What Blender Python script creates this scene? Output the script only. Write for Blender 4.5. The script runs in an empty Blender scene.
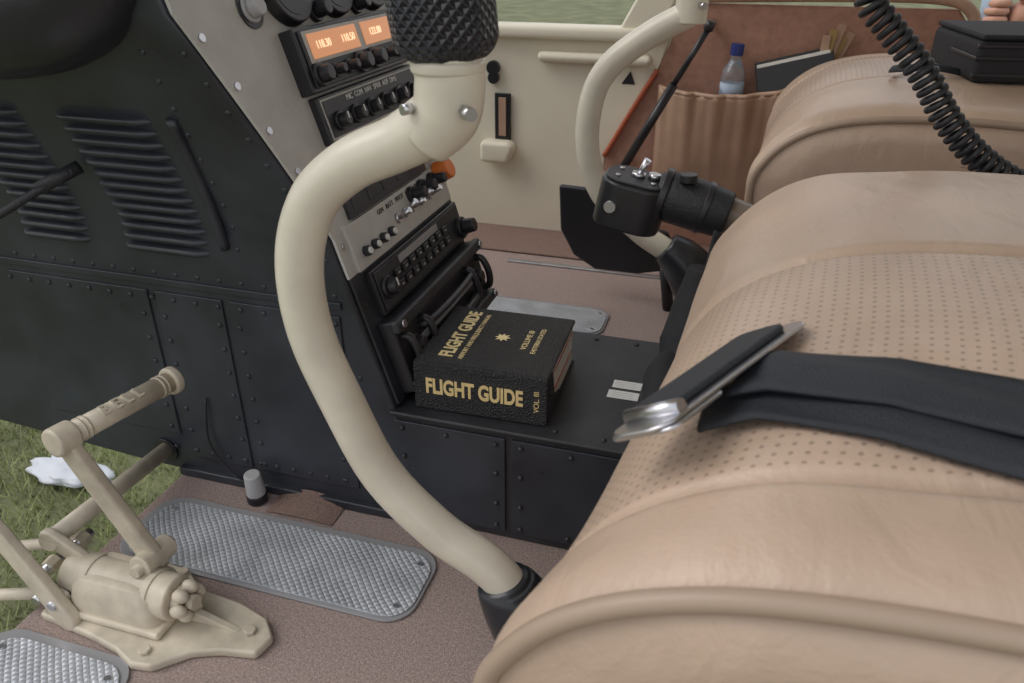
import bpy, bmesh, math, random
from mathutils import Vector, Matrix, noise
random.seed(7)
sc=bpy.context.scene
V=Vector
# ------------------------------------------------------------ materials
def mat(name,col,rough=.5,metal=0,bump=0,bscale=200,var=0,vscale=8,spec=.5,coat=0,emis=None,es=0,trans=0,vor=False,bdist=.002,rvar=0):
    m=bpy.data.materials.new(name);m.use_nodes=True
    nt=m.node_tree;b=nt.nodes['Principled BSDF']
    b.inputs['Base Color'].default_value=(*col,1);b.inputs['Roughness'].default_value=rough
    b.inputs['Metallic'].default_value=metal;b.inputs['Specular IOR Level'].default_value=spec
    b.inputs['Coat Weight'].default_value=coat;b.inputs['Coat Roughness'].default_value=.15
    if trans: b.inputs['Transmission Weight'].default_value=trans
    if emis: b.inputs['Emission Color'].default_value=(*emis,1);b.inputs['Emission Strength'].default_value=es
    tc=nt.nodes.new('ShaderNodeTexCoord')
    if var or rvar:
        n=nt.nodes.new('ShaderNodeTexNoise');n.inputs['Scale'].default_value=vscale;n.inputs['Detail'].default_value=6
        nt.links.new(tc.outputs['Object'],n.inputs['Vector'])
        r=nt.nodes.new('ShaderNodeMapRange');r.inputs[1].default_value=.3;r.inputs[2].default_value=.7
        r.inputs[3].default_value=1-var;r.inputs[4].default_value=1+var
        nt.links.new(n.outputs['Fac'],r.inputs[0])
        mx=nt.nodes.new('ShaderNodeVectorMath');mx.operation='SCALE';mx.inputs[0].default_value=col
        nt.links.new(r.outputs[0],mx.inputs['Scale']);nt.links.new(mx.outputs[0],b.inputs['Base Color'])
        if rvar:
            r2=nt.nodes.new('ShaderNodeMapRange');r2.inputs[1].default_value=.3;r2.inputs[2].default_value=.7
            r2.inputs[3].default_value=rough-rvar;r2.inputs[4].default_value=rough+rvar
            nt.links.new(n.outputs['Fac'],r2.inputs[0]);nt.links.new(r2.outputs[0],b.inputs['Roughness'])
    if bump:
        if vor:
            n=nt.nodes.new('ShaderNodeTexVoronoi');o='Distance'
        else:
            n=nt.nodes.new('ShaderNodeTexNoise');n.inputs['Detail'].default_value=4;o='Fac'
        n.inputs['Scale'].default_value=bscale
        nt.links.new(tc.outputs['Object'],n.inputs['Vector'])
        bp=nt.nodes.new('ShaderNodeBump');bp.inputs['Strength'].default_value=bump;bp.inputs['Distance'].default_value=bdist
        nt.links.new(n.outputs[o],bp.inputs['Height']);nt.links.new(bp.outputs[0],b.inputs['Normal'])
    return m
M={}
M['panel']=mat('black_panel_paint',(.033,.037,.047),.34,bump=.35,bscale=30,var=.35,vscale=12,rvar=.08)
M['crinkle']=mat('black_crinkle',(.030,.031,.036),.43,bump=.35,bscale=500,var=.3,vscale=20)
M['blk']=mat('black_plastic',(.022,.022,.026),.35)
M['rubber']=mat('black_rubber',(.022,.023,.028),.5,bump=.5,bscale=300)
M['bezel']=mat('grey_bezel_paint',(.50,.49,.46),.5,bump=.1,bscale=150,var=.08,vscale=30)
M['cream']=mat('cream_tube_paint',(.68,.64,.53),.3,var=.08,vscale=25,coat=.15)
M['door']=mat('cream_door_paint',(.80,.74,.60),.5,bump=.1,bscale=200,var=.04)
M['cast']=mat('beige_cast_paint',(.56,.50,.395),.42,var=.2,vscale=35,bump=.35,bscale=80)
M['carpet']=mat('taupe_carpet',(.43,.335,.305),.95,bump=1,bscale=1100,var=.32,vscale=420,spec=.1)
M['carpet2']=mat('dark_taupe_carpet',(.29,.20,.17),.95,bump=1,bscale=900,var=.25,vscale=350,spec=.1)
M['fabric']=mat('pink_brown_trim',(.42,.235,.175),.9,bump=.8,bscale=700,var=.15,vscale=60,spec=.15)
M['pocket']=mat('brown_leather_pocket',(.44,.285,.20),.5,bump=.3,bscale=60,var=.12,vscale=15)
M['red']=mat('red_trim',(.45,.11,.05),.5)
M['alu']=mat('worn_aluminium',(.55,.57,.6),.35,metal=.9,var=.1,vscale=40)
M['rim']=mat('smoky_plastic_sheet',(.30,.30,.31),.18)
M['steel']=mat('steel',(.62,.62,.65),.28,metal=1)
M['web']=mat('black_webbing',(.022,.026,.034),.6,bump=.6,bscale=900)
M['cloth']=mat('black_cloth',(.018,.018,.022),.8,bump=.4,bscale=120)
M['blkleather']=mat('black_leather',(.022,.024,.029),.28,bump=.5,bscale=50)
M['white']=mat('white_mark',(.75,.75,.72),.5)
M['greyknob']=mat('grey_knob_plastic',(.45,.45,.46),.4)
M['paper']=mat('paper',(.80,.78,.74),.7,bump=.6,bscale=400)
M['gold']=mat('gold_foil',(.88,.70,.34),.35,metal=.2)
M['orange']=mat('orange_plastic',(.75,.2,.04),.4)
M['display']=mat('orange_display',(.45,.2,.1),.3,emis=(1,.42,.18),es=.42)
M['digits']=mat('display_digits',(.9,.8,.6),.3,emis=(1,.75,.45),es=.75)
M['book']=mat('book_leatherette',(.026,.027,.030),.36,bump=1,bscale=600,vor=True)
M['tan']=mat('tan_collective_tube',(.20,.16,.13),.35)
M['bluecap']=mat('blue_cap',(.02,.04,.2),.4)
M['skin']=mat('skin',(.62,.34,.25),.5)
M['shirt']=mat('light_blue_shirt',(.42,.52,.66),.8,bump=.2,bscale=80)
M['trouser']=mat('dark_trousers',(.05,.06,.1),.85)
M['hair']=mat('brown_hair',(.06,.035,.02),.6)
M['plastic']=mat('clear_bottle',(.75,.8,.85),.08,trans=.85)
M['bag']=mat('white_bag',(.62,.65,.70),.5)
M['yellow']=mat('ochre_leaflet',(.36,.24,.09),.6)

class NT:
    def __init__(s,nt): s.nt=nt
    def m(s,op,a,bv=None):
        n=s.nt.nodes.new('ShaderNodeMath');n.operation=op
        for i,x in enumerate([a,bv]):
            if x is None: continue
            if isinstance(x,(int,float)): n.inputs[i].default_value=x
            else: s.nt.links.new(x,n.inputs[i])
        return n.outputs[0]
def tread_mat():
    m=bpy.data.materials.new('tread_aluminium');m.use_nodes=True;nt=m.node_tree;b=nt.nodes['Principled BSDF']
    b.inputs['Metallic'].default_value=.2
    tc=nt.nodes.new('ShaderNodeTexCoord');sx=nt.nodes.new('ShaderNodeSeparateXYZ')
    nw=nt.nodes.new('ShaderNodeTexNoise');nw.inputs['Scale'].default_value=9;nt.links.new(tc.outputs['Object'],nw.inputs['Vector'])
    sc_=nt.nodes.new('ShaderNodeVectorMath');sc_.operation='SCALE';sc_.inputs['Scale'].default_value=.012;nt.links.new(nw.outputs['Color'],sc_.inputs[0])
    ad=nt.nodes.new('ShaderNodeVectorMath');ad.operation='ADD';nt.links.new(tc.outputs['Object'],ad.inputs[0]);nt.links.new(sc_.outputs[0],ad.inputs[1])
    nt.links.new(ad.outputs[0],sx.inputs[0])
    q=NT(nt).m
    k=2*math.pi/.0165
    a=q('SINE',q('MULTIPLY',q('ADD',sx.outputs[0],sx.outputs[1]),k))
    c=q('SINE',q('MULTIPLY',q('SUBTRACT',sx.outputs[0],sx.outputs[1]),k))
    h=q('POWER',q('ABSOLUTE',q('MULTIPLY',a,c)),.6)
    bp=nt.nodes.new('ShaderNodeBump');bp.inputs['Strength'].default_value=.6;bp.inputs['Distance'].default_value=.0022
    nt.links.new(h,bp.inputs['Height']);nt.links.new(bp.outputs[0],b.inputs['Normal'])
    n=nt.nodes.new('ShaderNodeTexNoise');n.inputs['Scale'].default_value=25;nt.links.new(tc.outputs['Object'],n.inputs['Vector'])
    cr=nt.nodes.new('ShaderNodeValToRGB');nt.links.new(n.outputs['Fac'],cr.inputs[0])
    cr.color_ramp.elements[0].position=.3;cr.color_ramp.elements[0].color=(.38,.40,.43,1);cr.color_ramp.elements[1].position=.7;cr.color_ramp.elements[1].color=(.55,.58,.62,1)
    nt.links.new(cr.outputs[0],b.inputs['Base Color']);b.inputs['Roughness'].default_value=.34
    return m
M['tread']=tread_mat()
def leather(name,y0,y1,col):
    m=bpy.data.materials.new(name);m.use_nodes=True;nt=m.node_tree;b=nt.nodes['Principled BSDF']
    b.inputs['Roughness'].default_value=.38
    uv=nt.nodes.new('ShaderNodeUVMap');uv.uv_map='UVMap'
    sx=nt.nodes.new('ShaderNodeSeparateXYZ');nt.links.new(uv.outputs[0],sx.inputs[0])
    mth=NT(nt).m
    P=.0064
    fx=mth('SUBTRACT',mth('FRACT',mth('DIVIDE',sx.outputs[0],P)),.5)
    fy=mth('SUBTRACT',mth('FRACT',mth('DIVIDE',sx.outputs[1],P)),.5)
    d=mth('SQRT',mth('ADD',mth('MULTIPLY',fx,fx),mth('MULTIPLY',fy,fy)))
    dot=mth('LESS_THAN',d,.17)
    msk=mth('MULTIPLY',mth('GREATER_THAN',sx.outputs[1],y0+.008),mth('LESS_THAN',sx.outputs[1],y1-.008))
    dot=mth('MULTIPLY',dot,msk)
    n=nt.nodes.new('ShaderNodeTexNoise');n.inputs['Scale'].default_value=7;n.inputs['Detail'].default_value=5
    tc=nt.nodes.new('ShaderNodeTexCoord');nt.links.new(tc.outputs['Object'],n.inputs['Vector'])
    r=nt.nodes.new('ShaderNodeMapRange');r.inputs[1].default_value=.3;r.inputs[2].default_value=.7;r.inputs[3].default_value=.86;r.inputs[4].default_value=1.1;nt.links.new(n.outputs['Fac'],r.inputs[0])
    f=mth('MULTIPLY',r.outputs[0],mth('SUBTRACT',1,mth('MULTIPLY',dot,.42)))
    mx=nt.nodes.new('ShaderNodeVectorMath');mx.operation='SCALE';mx.inputs[0].default_value=col
    nt.links.new(f,mx.inputs['Scale']);nt.links.new(mx.outputs[0],b.inputs['Base Color'])
    v=nt.nodes.new('ShaderNodeTexVoronoi');v.inputs['Scale'].default_value=420;nt.links.new(tc.outputs['Object'],v.inputs['Vector'])
    mp=nt.nodes.new('ShaderNodeMapping');mp.inputs['Scale'].default_value=(1.6,.6,1);nt.links.new(tc.outputs['Object'],mp.inputs[0])
    n2=nt.nodes.new('ShaderNodeTexNoise');n2.inputs['Scale'].default_value=16;n2.inputs['Detail'].default_value=5;n2.inputs['Distortion'].default_value=1.2;nt.links.new(mp.outputs[0],n2.inputs['Vector'])
    hh=mth('ADD',mth('MULTIPLY',v.outputs['Distance'],.1),mth('MULTIPLY',n2.outputs['Fac'],1.9))
    hh=mth('SUBTRACT',hh,mth('MULTIPLY',dot,.3))
    bp=nt.nodes.new('ShaderNodeBump');bp.inputs['Strength'].default_value=.4;bp.inputs['Distance'].default_value=.004
    nt.links.new(hh,bp.inputs['Height']);nt.links.new(bp.outputs[0],b.inputs['Normal'])
    return m
LC=(.53,.395,.30)
GA,GB,GX=.270,.512,.165
M['lea1']=leather('beige_leather_perforated',GA,GB,LC)
M['lea2']=leather('beige_leather_perforated_b',1.20,1.42,LC)
M['lea']=mat('beige_leather',(.46,.35,.27),.42,bump=.3,bscale=40,var=.06)
M['pipe']=mat('piping_leather',(.40,.30,.225),.42)

# ------------------------------------------------------------ geometry helpers
def empty(name):
    e=bpy.data.objects.new(name,None);bpy.context.collection.objects.link(e);e.empty_display_size=.05;return e
def addmesh(par,name,bm,m,smooth=False,bevel=0,sub=0,bseg=2):
    me=bpy.data.meshes.new(name);bmesh.ops.recalc_face_normals(bm,faces=bm.faces) ;bm.to_mesh(me);bm.free()
    ob=bpy.data.objects.new(name,me);bpy.context.collection.objects.link(ob)
    if m is not None: me.materials.append(M[m] if isinstance(m,str) else m)
    if smooth:
        for p in me.polygons:p.use_smooth=True
    if bevel:
        b=ob.modifiers.new('b','BEVEL');b.width=bevel;b.segments=bseg;b.limit_method='ANGLE';b.angle_limit=math.radians(35)
        if not smooth:
            for p in me.polygons:p.use_smooth=True
            w=ob.modifiers.new('w','WEIGHTED_NORMAL')
    if sub:
        s=ob.modifiers.new('s','SUBSURF');s.levels=sub;s.render_levels=sub
    if par is not None: ob.parent=par
    return ob
def box(par,name,a,b,m,bevel=.002,mx=None):
    bm=bmesh.new();bmesh.ops.create_cube(bm,size=1)
    a=V(a);b=V(b);c=(a+b)/2;s=b-a
    for v in bm.verts: v.co=V((v.co.x*s.x+c.x,v.co.y*s.y+c.y,v.co.z*s.z+c.z))
    if mx is not None: bm.transform(mx)
    return addmesh(par,name,bm,m,bevel=bevel)
def cyl(par,name,p0,p1,r0,r1=None,m='blk',seg=24,bevel=0,smooth=True):
    if r1 is None:r1=r0
    p0=V(p0);p1=V(p1);d=p1-p0
    bm=bmesh.new();bmesh.ops.create_cone(bm,cap_ends=True,segments=seg,radius1=r0,radius2=r1,depth=d.length)
    q=V((0,0,1)).rotation_difference(d.normalized())
    bm.transform(Matrix.Translation((p0+p1)/2)@q.to_matrix().to_4x4())
    ob=addmesh(par,name,bm,m,bevel=bevel)
    if not bevel and smooth:
        for p in ob.data.polygons:
            p.use_smooth=len(p.vertices)==4
    return ob
def ball(par,name,c,r,m,scale=(1,1,1),mx=None):
    bm=bmesh.new();bmesh.ops.create_uvsphere(bm,u_segments=20,v_segments=12,radius=r)
    for v in bm.verts: v.co=V((v.co.x*scale[0],v.co.y*scale[1],v.co.z*scale[2]))
    if mx is not None: bm.transform(mx)
    bm.transform(Matrix.Translation(c))
    return addmesh(par,name,bm,m,smooth=True)
def catmull(pts,n=8):
    P=[V(p) for p in pts];P=[2*P[0]-P[1]]+P+[2*P[-1]-P[-2]];o=[]
    for i in range(1,len(P)-2):
        for k in range(n):
            t=k/n;a,b,c,d=P[i-1],P[i],P[i+1],P[i+2]
            o.append(.5*((2*b)+(c-a)*t+(2*a-5*b+4*c-d)*t*t+(3*b-a-3*c+d)*t**3))
    o.append(P[-2]);return o
def sweep(par,name,pts,rad,m,seg=16,n=8,smoothpath=True,cap=True,flat=1.0):
    if smoothpath:
        Q=catmull(pts,n)
        if isinstance(rad,(list,tuple)):
            R=[]
            for i in range(len(rad)-1):
                for k in range(n): R.append(rad[i]+(rad[i+1]-rad[i])*k/n)
            R.append(rad[-1])
        else: R=[rad]*len(Q)
    else:
        Q=[V(p) for p in pts];R=list(rad) if isinstance(rad,(list,tuple)) else [rad]*len(Q)
    bm=bmesh.new();rings=[]
    T=(Q[1]-Q[0]).normalized();N=T.orthogonal().normalized()
    for i,p in enumerate(Q):
        T2=((Q[min(i+1,len(Q)-1)]-Q[max(i-1,0)])).normalized()
        q=T.rotation_difference(T2);N=q@N;N=(N-T2*N.dot(T2)).normalized();T=T2;B=T.cross(N)
        rings.append([bm.verts.new(p+(N*math.cos(a)+B*math.sin(a)*flat)*R[i]) for a in [2*math.pi*k/seg for k in range(seg)]])
    for a,b in zip(rings,rings[1:]):
        for k in range(seg): bm.faces.new((a[k],a[(k+1)%seg],b[(k+1)%seg],b[k]))
    if cap: bm.faces.new(rings[0]);bm.faces.new(list(reversed(rings[-1])))
    return addmesh(par,name,bm,m,smooth=True)
def prism(par,name,pts,vec,m,bevel=.002):
    bm=bmesh.new();a=[bm.verts.new(V(p)) for p in pts];b=[bm.verts.new(V(p)+V(vec)) for p in pts];n=len(a)
    bm.faces.new(a);bm.faces.new(list(reversed(b)))
    for i in range(n): bm.faces.new((a[i],b[i],b[(i+1)%n],a[(i+1)%n]))
    return addmesh(par,name,bm,m,bevel=bevel)
def rrect(x0,x1,y0,y1,r,z,n=6):
    o=[]
    for cx,cy,a0 in ((x1-r,y1-r,0),(x0+r,y1-r,90),(x0+r,y0+r,180),(x1-r,y0+r,270)):
        for k in range(n+1):
            a=math.radians(a0+90*k/n);o.append((cx+r*math.cos(a),cy+r*math.sin(a),z))
    return o
def text(par,name,s,size,mx,m,ext=.0003,align='CENTER',bold=0,sx=1):
    c=bpy.data.curves.new(name,'FONT');c.body=s;c.size=size;c.extrude=ext;c.align_x=align;c.align_y='CENTER';c.offset=bold
    ob=bpy.data.objects.new(name,c);bpy.context.collection.objects.link(ob);c.materials.append(M[m]);ob.matrix_world=mx@Matrix.Diagonal((sx,1,1,1))
    if par is not None: ob.parent=par
    return ob
def basis(o,x,y,z):
    m=Matrix((x,y,z)).transposed().to_4x4();m.translation=V(o);return m
# ------------------------------------------------------------ instrument face frame
def fx(z): return (-.095-.105*z)/.343
NF=V((.956,0,.293));SF=V((-.293,0,.956))
def F(y,z,d=0): return V((fx(z),y,z))+NF*d
def fbox(par,name,y0,y1,z0,z1,d0,d1,m,bevel=.0015):
    mx=basis((fx(0),0,0),NF,V((0,1,0)),SF)
    return box(par,name,(d0,y0,z0/.956),(d1,y1,z1/.956),m,bevel,mx)
def fknob(par,name,y,z,d,r,h,m='blk',mark=False):
    cyl(par,name+'_skirt',F(y,z,d),F(y,z,d+h*.3),r*1.15,r*1.1,m,20,bevel=r*.1)
    cyl(par,name,F(y,z,d+h*.3),F(y,z,d+h),r*.85,r*.75,m,12,bevel=r*.12)
    if mark: fbox(par,name+'_pointer',y-r*.1,y+r*.1,z,z+r*.75,d+h,d+h+.0006,'white',0)
def ftext(par,name,s,size,y,z,d,m='white'):
    return text(par,name,s,size,basis(F(y,z,d),V((0,1,0)),SF,NF),m)

# ------------------------------------------------------------ ground + grass
g=mat('grass_soil',(.16,.17,.085),.95,bump=1,bscale=30,var=.35,vscale=3)
bm=bmesh.new();bmesh.ops.create_grid(bm,x_segments=1,y_segments=1,size=60)
bm.transform(Matrix.Translation((0,10,-.7)));addmesh(None,'ground',bm,g)
gm=mat('grass_blade',(.32,.36,.17),.7,var=.45,vscale=6,spec=.2)
bm=bmesh.new()
def blades(n,x0,x1,y0,y1,h0,h1,w):
    for i in range(n):
        x=random.uniform(x0,x1);y=random.uniform(y0,y1);a=random.uniform(0,6.28);h=random.uniform(h0,h1)
        dx=math.cos(a)*w;dy=math.sin(a)*w;lx=random.uniform(-.9,.9)*h;ly=random.uniform(-.9,.9)*h
        v=[bm.verts.new((x-dx,y-dy,-.7)),bm.verts.new((x+dx,y+dy,-.7)),bm.verts.new((x+lx,y+ly,-.7+h))]
        bm.faces.new(v)
blades(42000,-2.9,-.7,.2,2.3,.015,.045,.002)
blades(9000,.0,3.5,3.6,7.5,.03,.09,.006)
blades(9000,-6,-1,4,12,.03,.09,.01)
me=bpy.data.meshes.new('grass_patch');bm.to_mesh(me);bm.free();me.materials.append(gm)
ob=bpy.data.objects.new('grass_patch',me);bpy.context.collection.objects.link(ob)
box(None,'gravel_path',(-14,7.2,-.7),(6,8.4,-.60),mat('gravel',(.5,.45,.38),.9,var=.2,vscale=40),.002)
bg=empty('plastic_bag')
bm=bmesh.new();bmesh.ops.create_icosphere(bm,subdivisions=4,radius=1)
for v in bm.verts:
    k=1+.28*noise.noise(v.co*2.3)+.14*noise.noise(v.co*7)
    v.co=V((v.co.x*.12*k,v.co.y*.05*k,v.co.z*.020*k))
bm.transform(Matrix.Translation((-1.60,1.24,-.668)));addmesh(bg,'crumpled_film',bm,'bag',smooth=True)

# ------------------------------------------------------------ floor, added roof for shade
fl=box(None,'floor',(-.62,-.1,-.03),(1.3,1.62,0),'carpet',.004)
box(None,'shade_ceiling',(-.30,.12,1.05),(1.3,1.62,1.08),'door',.01)  # cabin roof out of view, added to shade the seats for contrast
box(None,'sill_carpet',(-1.0,1.455,.0005),(1.3,1.6,.006),'carpet2',.003)
box(None,'threshold_strip',(-.44,1.405,.0005),(-.12,1.418,.004),'alu',.001)
for nm,x0,x1,y0,y1 in (('foot_plate',-.595,-.258,.486,.576),('foot_plate',-.62,-.47,.16,.363),('foot_plate',-.437,-.197,1.135,1.228)):
    e=empty(nm)
    prism(e,'tread',rrect(x0,x1,y0,y1,.028,.0035),(0,0,.002),'tread',.0006)
    prism(e,'backing_sheet',rrect(x0-.010,x1+.003,y0-.004,y1+.010,.03,.0008),(0,0,.0026),'rim',.0008)
    for a in (x0+.015,x1-.015):
        for b in (y0+.015,y1-.015): cyl(e,'screw',(a,b,.0055),(a,b,.007),.0032,m='steel',seg=12)
e=empty('floor_cover')
bm=bmesh.new();R_=[]
for k in range(13):
    t=k/12;x=-.48+.085*t;zz=.012*math.sin(math.pi*t)
    R_.append((bm.verts.new((x,.592,.0015+zz*.2)),bm.verts.new((x,.628,.002+zz))))
for a,b in zip(R_,R_[1:]): bm.faces.new((a[0],b[0],b[1],a[1]))
addmesh(e,'carpet_flap',bm,'carpet2',smooth=True)

# ------------------------------------------------------------ console
con=empty('instrument_console')
def ys(z):
    if z<=.33: return .63
    if z<=.54: return .63-.09*((z-.33)/.21)**1.15
    return .54
bm=bmesh.new();rows=[]
zs=[0,.1,.2,.28,.33,.36,.39,.42,.45,.48,.51,.54,.6,.66]
for z in zs:
    zl=z+.05*max(0,1-z/.25);xr=fx(max(z,.0));xl=-1.35
    row=[]
    for k in range(9):
        x=xl+(xr-xl)*k/8
        zz=z+(zl-z)*max(0,(-.62-x)/(.73)) if z<.25 else z
        row.append((x,ys(z),zz))
    row.append((xr,.915,z));row.append((xl,.915,zl))
    rows.append([bm.verts.new(p) for p in row])
for a,b in zip(rows,rows[1:]):
    n=len(a)
    for k in range(n): bm.faces.new((a[k],a[(k+1)%n],b[(k+1)%n],b[k]))
bm.faces.new(rows[0]);bm.faces.new(rows[-1])
addmesh(con,'console_shell',bm,'panel',bevel=.004)
sweep(con,'glareshield_roll',[(-1.3,.55,.545),(-.9,.545,.545),(-.66,.54,.543),(-.56,.54,.548),(-.505,.545,.572),(-.47,.555,.63)],[.062,.062,.060,.055,.045,.032],'blkleather',seg=28)
box(con,'edge_strip',(-.62,.622,.0),(-.30,.632,.012),'panel',.002)
rv=[]
def rivet(x,z,y=None,r=.0030):
    rv.append((x,ys(z) if y is None else y,z,r))
box(con,'side_doubler_lower',(-1.1,.627,.258),(-.372,.6305,.266),'panel',.001)
box(con,'lower_access_panel',(-.60,.6275,.03),(-.515,.6305,.25),'panel',.001)
box(con,'lower_access_panel_b',(-.505,.6275,.03),(-.375,.6305,.25),'panel',.001)
box(con,'lower_access_panel_c',(-.80,.6275,.06),(-.61,.6305,.25),'panel',.001)
for i in range(24): rivet(-1.0+i*.027,.272)
for i in range(16): rivet(-.8+i*.028,.242,.627)
for z in [.04+.03*i for i in range(7)]:
    rivet(-.592,z,.627);rivet(-.522,z,.627);rivet(-.497,z,.627);rivet(-.39,z,.627);rivet(-.62,z,.627)
for i in range(10): rivet(-.59+i*.022,.04,.627)
for i in range(9):
    z=.31+i*.025;rivet(fx(z)-.012,z);rivet(-.485,z)
for i in range(6): rivet(-.36,.03+i*.03)
bm=bmesh.new()
for x,y,z,r in rv:
    bmesh.ops.create_icosphere(bm,subdivisions=2,radius=r,matrix=Matrix.Translation((x,y,z))@Matrix.Diagonal((1,.5,1,1)))
addmesh(con,'rivets',bm,'panel',smooth=True)
bm=bmesh.new()
def louv(x0,x1,z):
    y=ys(z);n=14;L=[]
    for k in range(n+1):
        t=k/n;x=x0+(x1-x0)*t;w=min(1,(min(t,1-t)*7))**.5 if 0<t<1 else 0
        ring=[]
        for j in range(7):
            a=math.pi*j/6
            ring.append(bm.verts.new((x,y+.002-.0125*math.sin(a)*w*(1.0 if j<3 else .8),z+.0042*math.cos(a)*(w*.6+.4)-.003*math.sin(a))))
        L.append(ring)
    for a,b in zip(L,L[1:]):
        for j in range(6): bm.faces.new((a[j],a[j+1],b[j+1],b[j]))
for i in range(13):
    z=.303+i*.0120
    louv(-.626,-.517,z);louv(-.762,-.668,z)
addmesh(con,'louvers',bm,'panel',smooth=True)
sweep(con,'pressed_bead',[(-.498,ys(.31)-.001,.31),(-.497,ys(.38)-.001,.38),(-.493,ys(.45)-.001,.45)],.005,'panel')
cyl(con,'pedal_slot',(-.638,.629,.03),(-.638,.6262,.03),.016,m='blk')
e=empty('vent_knob');cyl(e,'base',(-.50,.607,.0),(-.50,.607,.012),.012,m='blk',bevel=.002);cyl(e,'knob',(-.50,.607,.012),(-.499,.604,.042),.0115,.0095,m='greyknob',bevel=.002)
sweep(con,'wire',[(-.56,.625,.12),(-.565,.622,.06),(-.54,.622,.02),(-.505,.62,.005)],.0013,'blk',seg=8)
e=empty('rubber_strap')
sweep(e,'strap',[(-.80,.50,.305),(-.74,.52,.325),(-.69,.545,.352),(-.645,.585,.382)],.0042,'rubber')
cyl(e,'end_fitting',(-.66,.575,.374),(-.628,.600,.392),.0065,m='rubber')

bm=bmesh.new();L=[];R=[]
for z in [.29,.33,.36,.39,.42,.45,.48,.51,.54,.6,.645]:
    L.append(bm.verts.new(F(ys(z)+.003,z,.003)));R.append(bm.verts.new(F(.912,z,.003)))
for i in range(len(L)-1): bm.faces.new((L[i],R[i],R[i+1],L[i+1]))
ob=addmesh(con,'grey_bezel',bm,'bezel');s=ob.modifiers.new('s','SOLIDIFY');s.thickness=.003;s.offset=0
fbox(con,'lower_black_frame',.635,.912,.15,.292,0,.004,'panel')
for i in range(8):
    z=.32+i*.04;y=ys(z)+.013
    cyl(con,'bezel_screw',F(y,z,.0045),F(y,z,.0062),.0035,m='steel',seg=12)
for k,y in enumerate((.70,.785,.87)):
    cyl(con,'gauge_bezel',F(y,.552,.004),F(y,.552,.016),.04,.037,'blk',32,bevel=.002)
    cyl(con,'gauge_glass',F(y,.552,.016),F(y,.552,.0165),.031,m='blk',seg=32)
for y in (.742,.828): fknob(con,'gauge_knob',y,.525,.004,.010,.02)
fknob(con,'rheostat',.64,.535,.004,.011,.014,'greyknob');cyl(con,'rheostat_ring',F(.64,.535,.003),F(.64,.535,.006),.017,m='blk')
fknob(con,'rheostat_b',.60,.575,.004,.010,.012)
r1=empty('navigation_radio')
fbox(r1,'case',.668,.905,.455,.512,.003,.02,'blk',.002)
fbox(r1,'face',.674,.899,.459,.509,.02,.022,'crinkle',.001)
fbox(r1,'trim',.678,.895,.480,.508,.022,.0226,'bezel',.0003)
fbox(r1,'display_left',.684,.780,.483,.505,.0226,.0236,'display',.0005)
fbox(r1,'display_right',.792,.890,.483,.505,.0226,.0236,'display',.0005)
for i,s_ in enumerate(('118.30','110.50','122.80','113.90')):
    ftext(r1,'digits',s_,.0105,.708+i*.050+(.012 if i>1 else 0),.494,.0239,'digits')
for i,y in enumerate((.684,.712,.74,.768,.80,.83,.86,.889)):
    fknob(r1,'knob',y,.4695,.022,(.010,.006,.006,.010)[i%4],.014)
r2=empty('audio_selector_panel')
fbox(r2,'case',.676,.90,.408,.452,.003,.014,'blk',.002)
fbox(r2,'outline',.680,.896,.411,.449,.014,.0146,'bezel',.0004)
fbox(r2,'face',.682,.894,.413,.447,.0146,.0156,'crinkle',.0004)
for i,y in enumerate((.70,.735,.77,.805,.84,.875)):
    fknob(r2,'knob',y,.426,.0156,.0085,.012,mark=True)
ftext(r2,'label','MIC  COM  NAV  SPKR  ADF  DME',.008,.787,.443,.0158)
fbox(con,'blank_panel',.67,.90,.372,.402,.003,.007,'bezel',.001)
for y in (.68,.89):
    for z in (.379,.395): cyl(con,'screw',F(y,z,.007),F(y,z,.0085),.003,m='steel',seg=12)
fbox(con,'annunciator_panel',.668,.86,.338,.366,.003,.010,'crinkle',.001)
for i in range(5): fbox(con,'annunciator',.677+i*.035,.70+i*.035,.345,.358,.010,.0108,'crinkle',.0005)
sp=empty('breaker_panel')
fbox(sp,'plate',.650,.902,.290,.336,.003,.009,'bezel',.001)
for i,y in enumerate((.67,.69,.71,.73)):
    cyl(sp,'breaker',F(y,.305,.009),F(y,.305,.015),.0055,m='blk',seg=16,bevel=.0008)
    cyl(sp,'breaker_top',F(y,.305,.015),F(y,.305,.017),.0035,m='white',seg=12)
for i,y in enumerate((.755,.775,.795,.82,.845)):
    cyl(sp,'toggle_nut',F(y,.312,.009),F(y,.312,.013),.006,m='steel',seg=6)
    cyl(sp,'toggle_lever',F(y,.312,.013),F(y,.318+.004*(i%2),.028),.0022,.0035,'steel',12)
ftext(sp,'label','GEN   BATT   PITOT   HEAT   FUEL',.0075,.775,.329,.0092,'blk')
for y in (.80,.83,.86): fknob(sp,'selector',y,.325,.009,.008,.022)
cyl(sp,'guard',F(.885,.327,.009),F(.885,.33,.03),.014,.012,'orange',16,bevel=.002)
cyl(sp,'white_cap',F(.865,.356,.005),F(.865,.359,.032),.013,.011,'white',16,bevel=.004)
cyl(sp,'white_cap_b',F(.893,.364,.005),F(.893,.367,.028),.012,.010,'white',16,bevel=.004)
kp=empty('transponder')
fbox(kp,'case',.66,.905,.238,.286,.003,.012,'blk',.002)
fbox(kp,'face',.664,.90,.242,.283,.012,.0135,'crinkle',.001)
for i in range(8):
    for j in range(2):
        fbox(kp,'button',.70+i*.0195,.713+i*.0195,.250+j*.013,.259+j*.013,.0135,.017,'blk',.001)
        fbox(kp,'legend',.704+i*.0195,.709+i*.0195,.2535+j*.013,.2555+j*.013,.017,.0174,'rim',0)
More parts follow.
